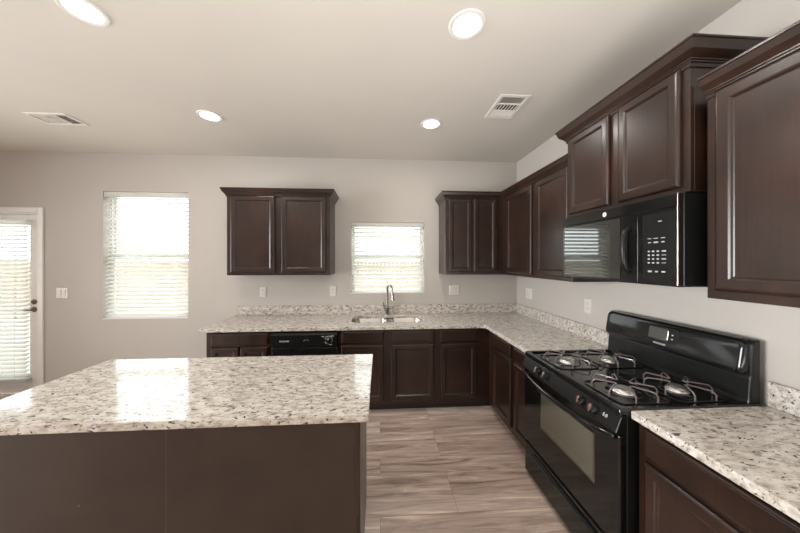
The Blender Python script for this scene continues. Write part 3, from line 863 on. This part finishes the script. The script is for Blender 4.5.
build('clock_display', fpanel(-1.800, -1.696, 1.086, 1.152, 0.010, 0.0225, 0.0232), M_LCD, fa)
for (u, z) in ((-1.822, 1.126), (-1.822, 1.104)):
    build('button', fpanel(u-0.0045, u+0.0045, z-0.003, z+0.003, 0.002, 0.0225, 0.0250), M_TEXT, fa, label='small white button')
text('FRIGIDAIRE', 0.0115, M_TEXT, fa, fp(-1.760, 1.064, 0.0220), (PI/2-ft, 0, -PI/2), name='brand_lettering', scale=(1.1, 1, 1))
# burners and wire grates
bz = TOP-0.009
burn = [(-0.505, -1.585), (-0.235, -1.585), (-0.505, -1.965), (-0.235, -1.965)]
for i, (x, y) in enumerate(burn):
    bm = bmesh.new(); lathe(bm, (x, y, bz-0.0005), [(0.070, 0), (0.068, 0.003), (0.054, 0.001), (0.045, 0.001)], n=32)
    bn = build('burner', bm, M_BLACK, rg, smooth=True)
    bm = bmesh.new(); lathe(bm, (x, y, bz+0.001), [(0.044, 0), (0.040, 0.008), (0.034, 0.012), (0.036, 0.016), (0.028, 0.020), (0.010, 0.021)], n=28)
    build('burner_cap', bm, M_ALU, bn, smooth=True)
g0 = None
labs = ['front left', 'rear left', 'front right', 'rear right']
glabels = ['wire pot grate over the front burner beside the back-run counter', 'wire pot grate over the rear burner beside the back-run counter',
           'wire pot grate over the front burner nearest the camera', 'wire pot grate over the rear burner nearest the camera']
def hairpin(k):
    """one V-shaped wire finger: from two legs on the rim up and in to the centre"""
    a = PI/2*k; H = 0.038
    ca, sa = math.cos(a), math.sin(a)
    loc = []
    s = 0.050; e = 0.115
    seq = [(e, -s, 0.0), (e, -s, H-0.014), (e-0.012, -s*0.95, H), (0.055, -0.016, H+0.001), (0.040, -0.008, H), (0.036, 0, H-0.001), (0.040, 0.008, H),
           (0.055, 0.016, H+0.001), (e-0.012, s*0.95, H), (e, s, H-0.014), (e, s, 0.0)]
    return [(p[0]*ca-p[1]*sa, p[0]*sa+p[1]*ca, p[2]) for p in seq]
for i, (x, y) in enumerate(burn):
    gz = bz+0.0002
    if i == 0:
        g0 = root('burner_grate', (x, y, gz), glabels[0], 'grate', 'wire grates on the range')
        bm = bmesh.new()
        tube(bm, [(x+p[0], y+p[1], gz+0.003) for p in rrect(0, 0, 0.230, 0.230, 0.03, 4)], 0.0028, 6, closed=True)
        build('ring', bm, M_BLACKSOFT, g0, smooth=True)
        for k in range(4):
            bm = bmesh.new(); tube(bm, [(x+p[0], y+p[1], gz+p[2]+0.003) for p in hairpin(k)], 0.0036, 7)
            build('finger', bm, M_GRATE, g0, smooth=True)
    else: dup(g0, (x, y, gz), glabels[i])

# ------------------------------------------------------------------ microwave
my0, my1, mz0, mz1, mo = -2.110, -1.392, 1.415, 1.8105, 0.372
mw = root('microwave', (-0.2, (my0+my1)/2, mz0), 'black over-the-range microwave hanging below the raised wall cabinet', 'microwave')
build('case', FBX(FR, my0, my1, 0.003, mo, mz0, mz1), M_BLACKSOFT, mw, bevel=0.002)
ysplit = -1.93
# door: a curved top grille band above the glass
bm = bmesh.new(); fbox(bm, FR, ysplit+0.001, my1-0.002, mo+0.0005, 0.398, mz0+0.004, 1.752)
md = build('door', bm, M_BLACK, mw, bevel=0.0008)
build('door_window', FBX(FR, ysplit+0.095, my1-0.020, 0.3975, 0.4000, mz0+0.014, 1.744), M_GLASSBLK, md, label='mirror-dark glass window')
bm = bmesh.new(); fbox(bm, FR, my0+0.002, my1-0.002, mo+0.0005, 0.398, 1.754, mz1-0.001)
tb = build('top_band', bm, M_BLACK, mw, bevel=0.004)
bm = bmesh.new(); fbox(bm, FR, my0+0.002, ysplit-0.001, mo+0.0005, 0.398, mz0+0.004, 1.752)
cp = build('control_panel', bm, M_BLACK, mw, bevel=0.0008)
bm = bmesh.new(); fbox(bm, FR, my0+0.0005, my0+0.0055, 0.390, 0.4005, mz0+0.002, mz1-0.001)
build('side_edge', bm, M_NICKEL, mw, bevel=0.002, label='thin bright metal edge')
# pocket handle
bm = bmesh.new()
hu = ysplit+0.045
tube(bm, [FR(hu, 0.399, 1.475), FR(hu, 0.418, 1.485), FR(hu, 0.428, 1.515), FR(hu, 0.430, 1.58), FR(hu, 0.428, 1.645), FR(hu, 0.418, 1.675), FR(hu, 0.399, 1.685)], 0.011, 12,
     radii=[0.012, 0.012, 0.013, 0.014, 0.013, 0.012, 0.012])
build('handle', bm, M_BLACKSOFT, md, smooth=True)
bm = bmesh.new(); lathe(bm, FR(-1.735, 0.398, 1.780), [(0.0125, 0), (0.0125, 0.001), (0.0115, 0.0016)], 'x', 28, -1)
lg = build('round_badge', bm, M_TEXT, tb, label='round silver monogram badge')
text('GE', 0.013, M_BLACKMATTE, lg, FR(-1.735, 0.3999, 1.780), (PI/2, 0, -PI/2), 0.0002, name='monogram_lettering')
# keypad
build('panel_outline', FBX(FR, -2.100, -1.955, 0.3975, 0.3986, 1.440, 1.738), M_BLACKSOFT, cp)
def keys(rows, name):
    for z, cols in rows:
        for (u, wd, hh) in cols:
            build(name, FBX(FR, u-wd/2, u+wd/2, 0.3986, 0.3992, z-hh/2, z+hh/2), M_GREYPRINT, cp)
us = [-1.985, -2.005, -2.026, -2.052]
keys([(1.700, [(-2.035, 0.016, 0.004)])], 'display_digits')
keys([(1.625, [(-1.988, 0.016, 0.003), (-2.017, 0.020, 0.003), (-2.048, 0.018, 0.003)]), (1.607, [(-1.988, 0.014, 0.004), (-2.017, 0.020, 0.006), (-2.048, 0.013, 0.005)])], 'key')
rows = []
for j in range(4):
    z = 1.566-j*0.0175
    rows.append((z, [(us[0], 0.009, 0.0065), (us[1], 0.010, 0.0065), (us[2], 0.010, 0.0065), (us[3], 0.018, 0.0028 if j in (1, 3) else 0.0060)]))
rows.append((1.474, [(-1.990, 0.018, 0.007), (-2.020, 0.013, 0.006), (-2.050, 0.016, 0.006)]))
keys(rows, 'key')
build('vent_plate', FBX(FR, my0+0.03, my1-0.10, 0.06, 0.36, mz0-0.006, mz0), M_BLACKMATTE, mw)
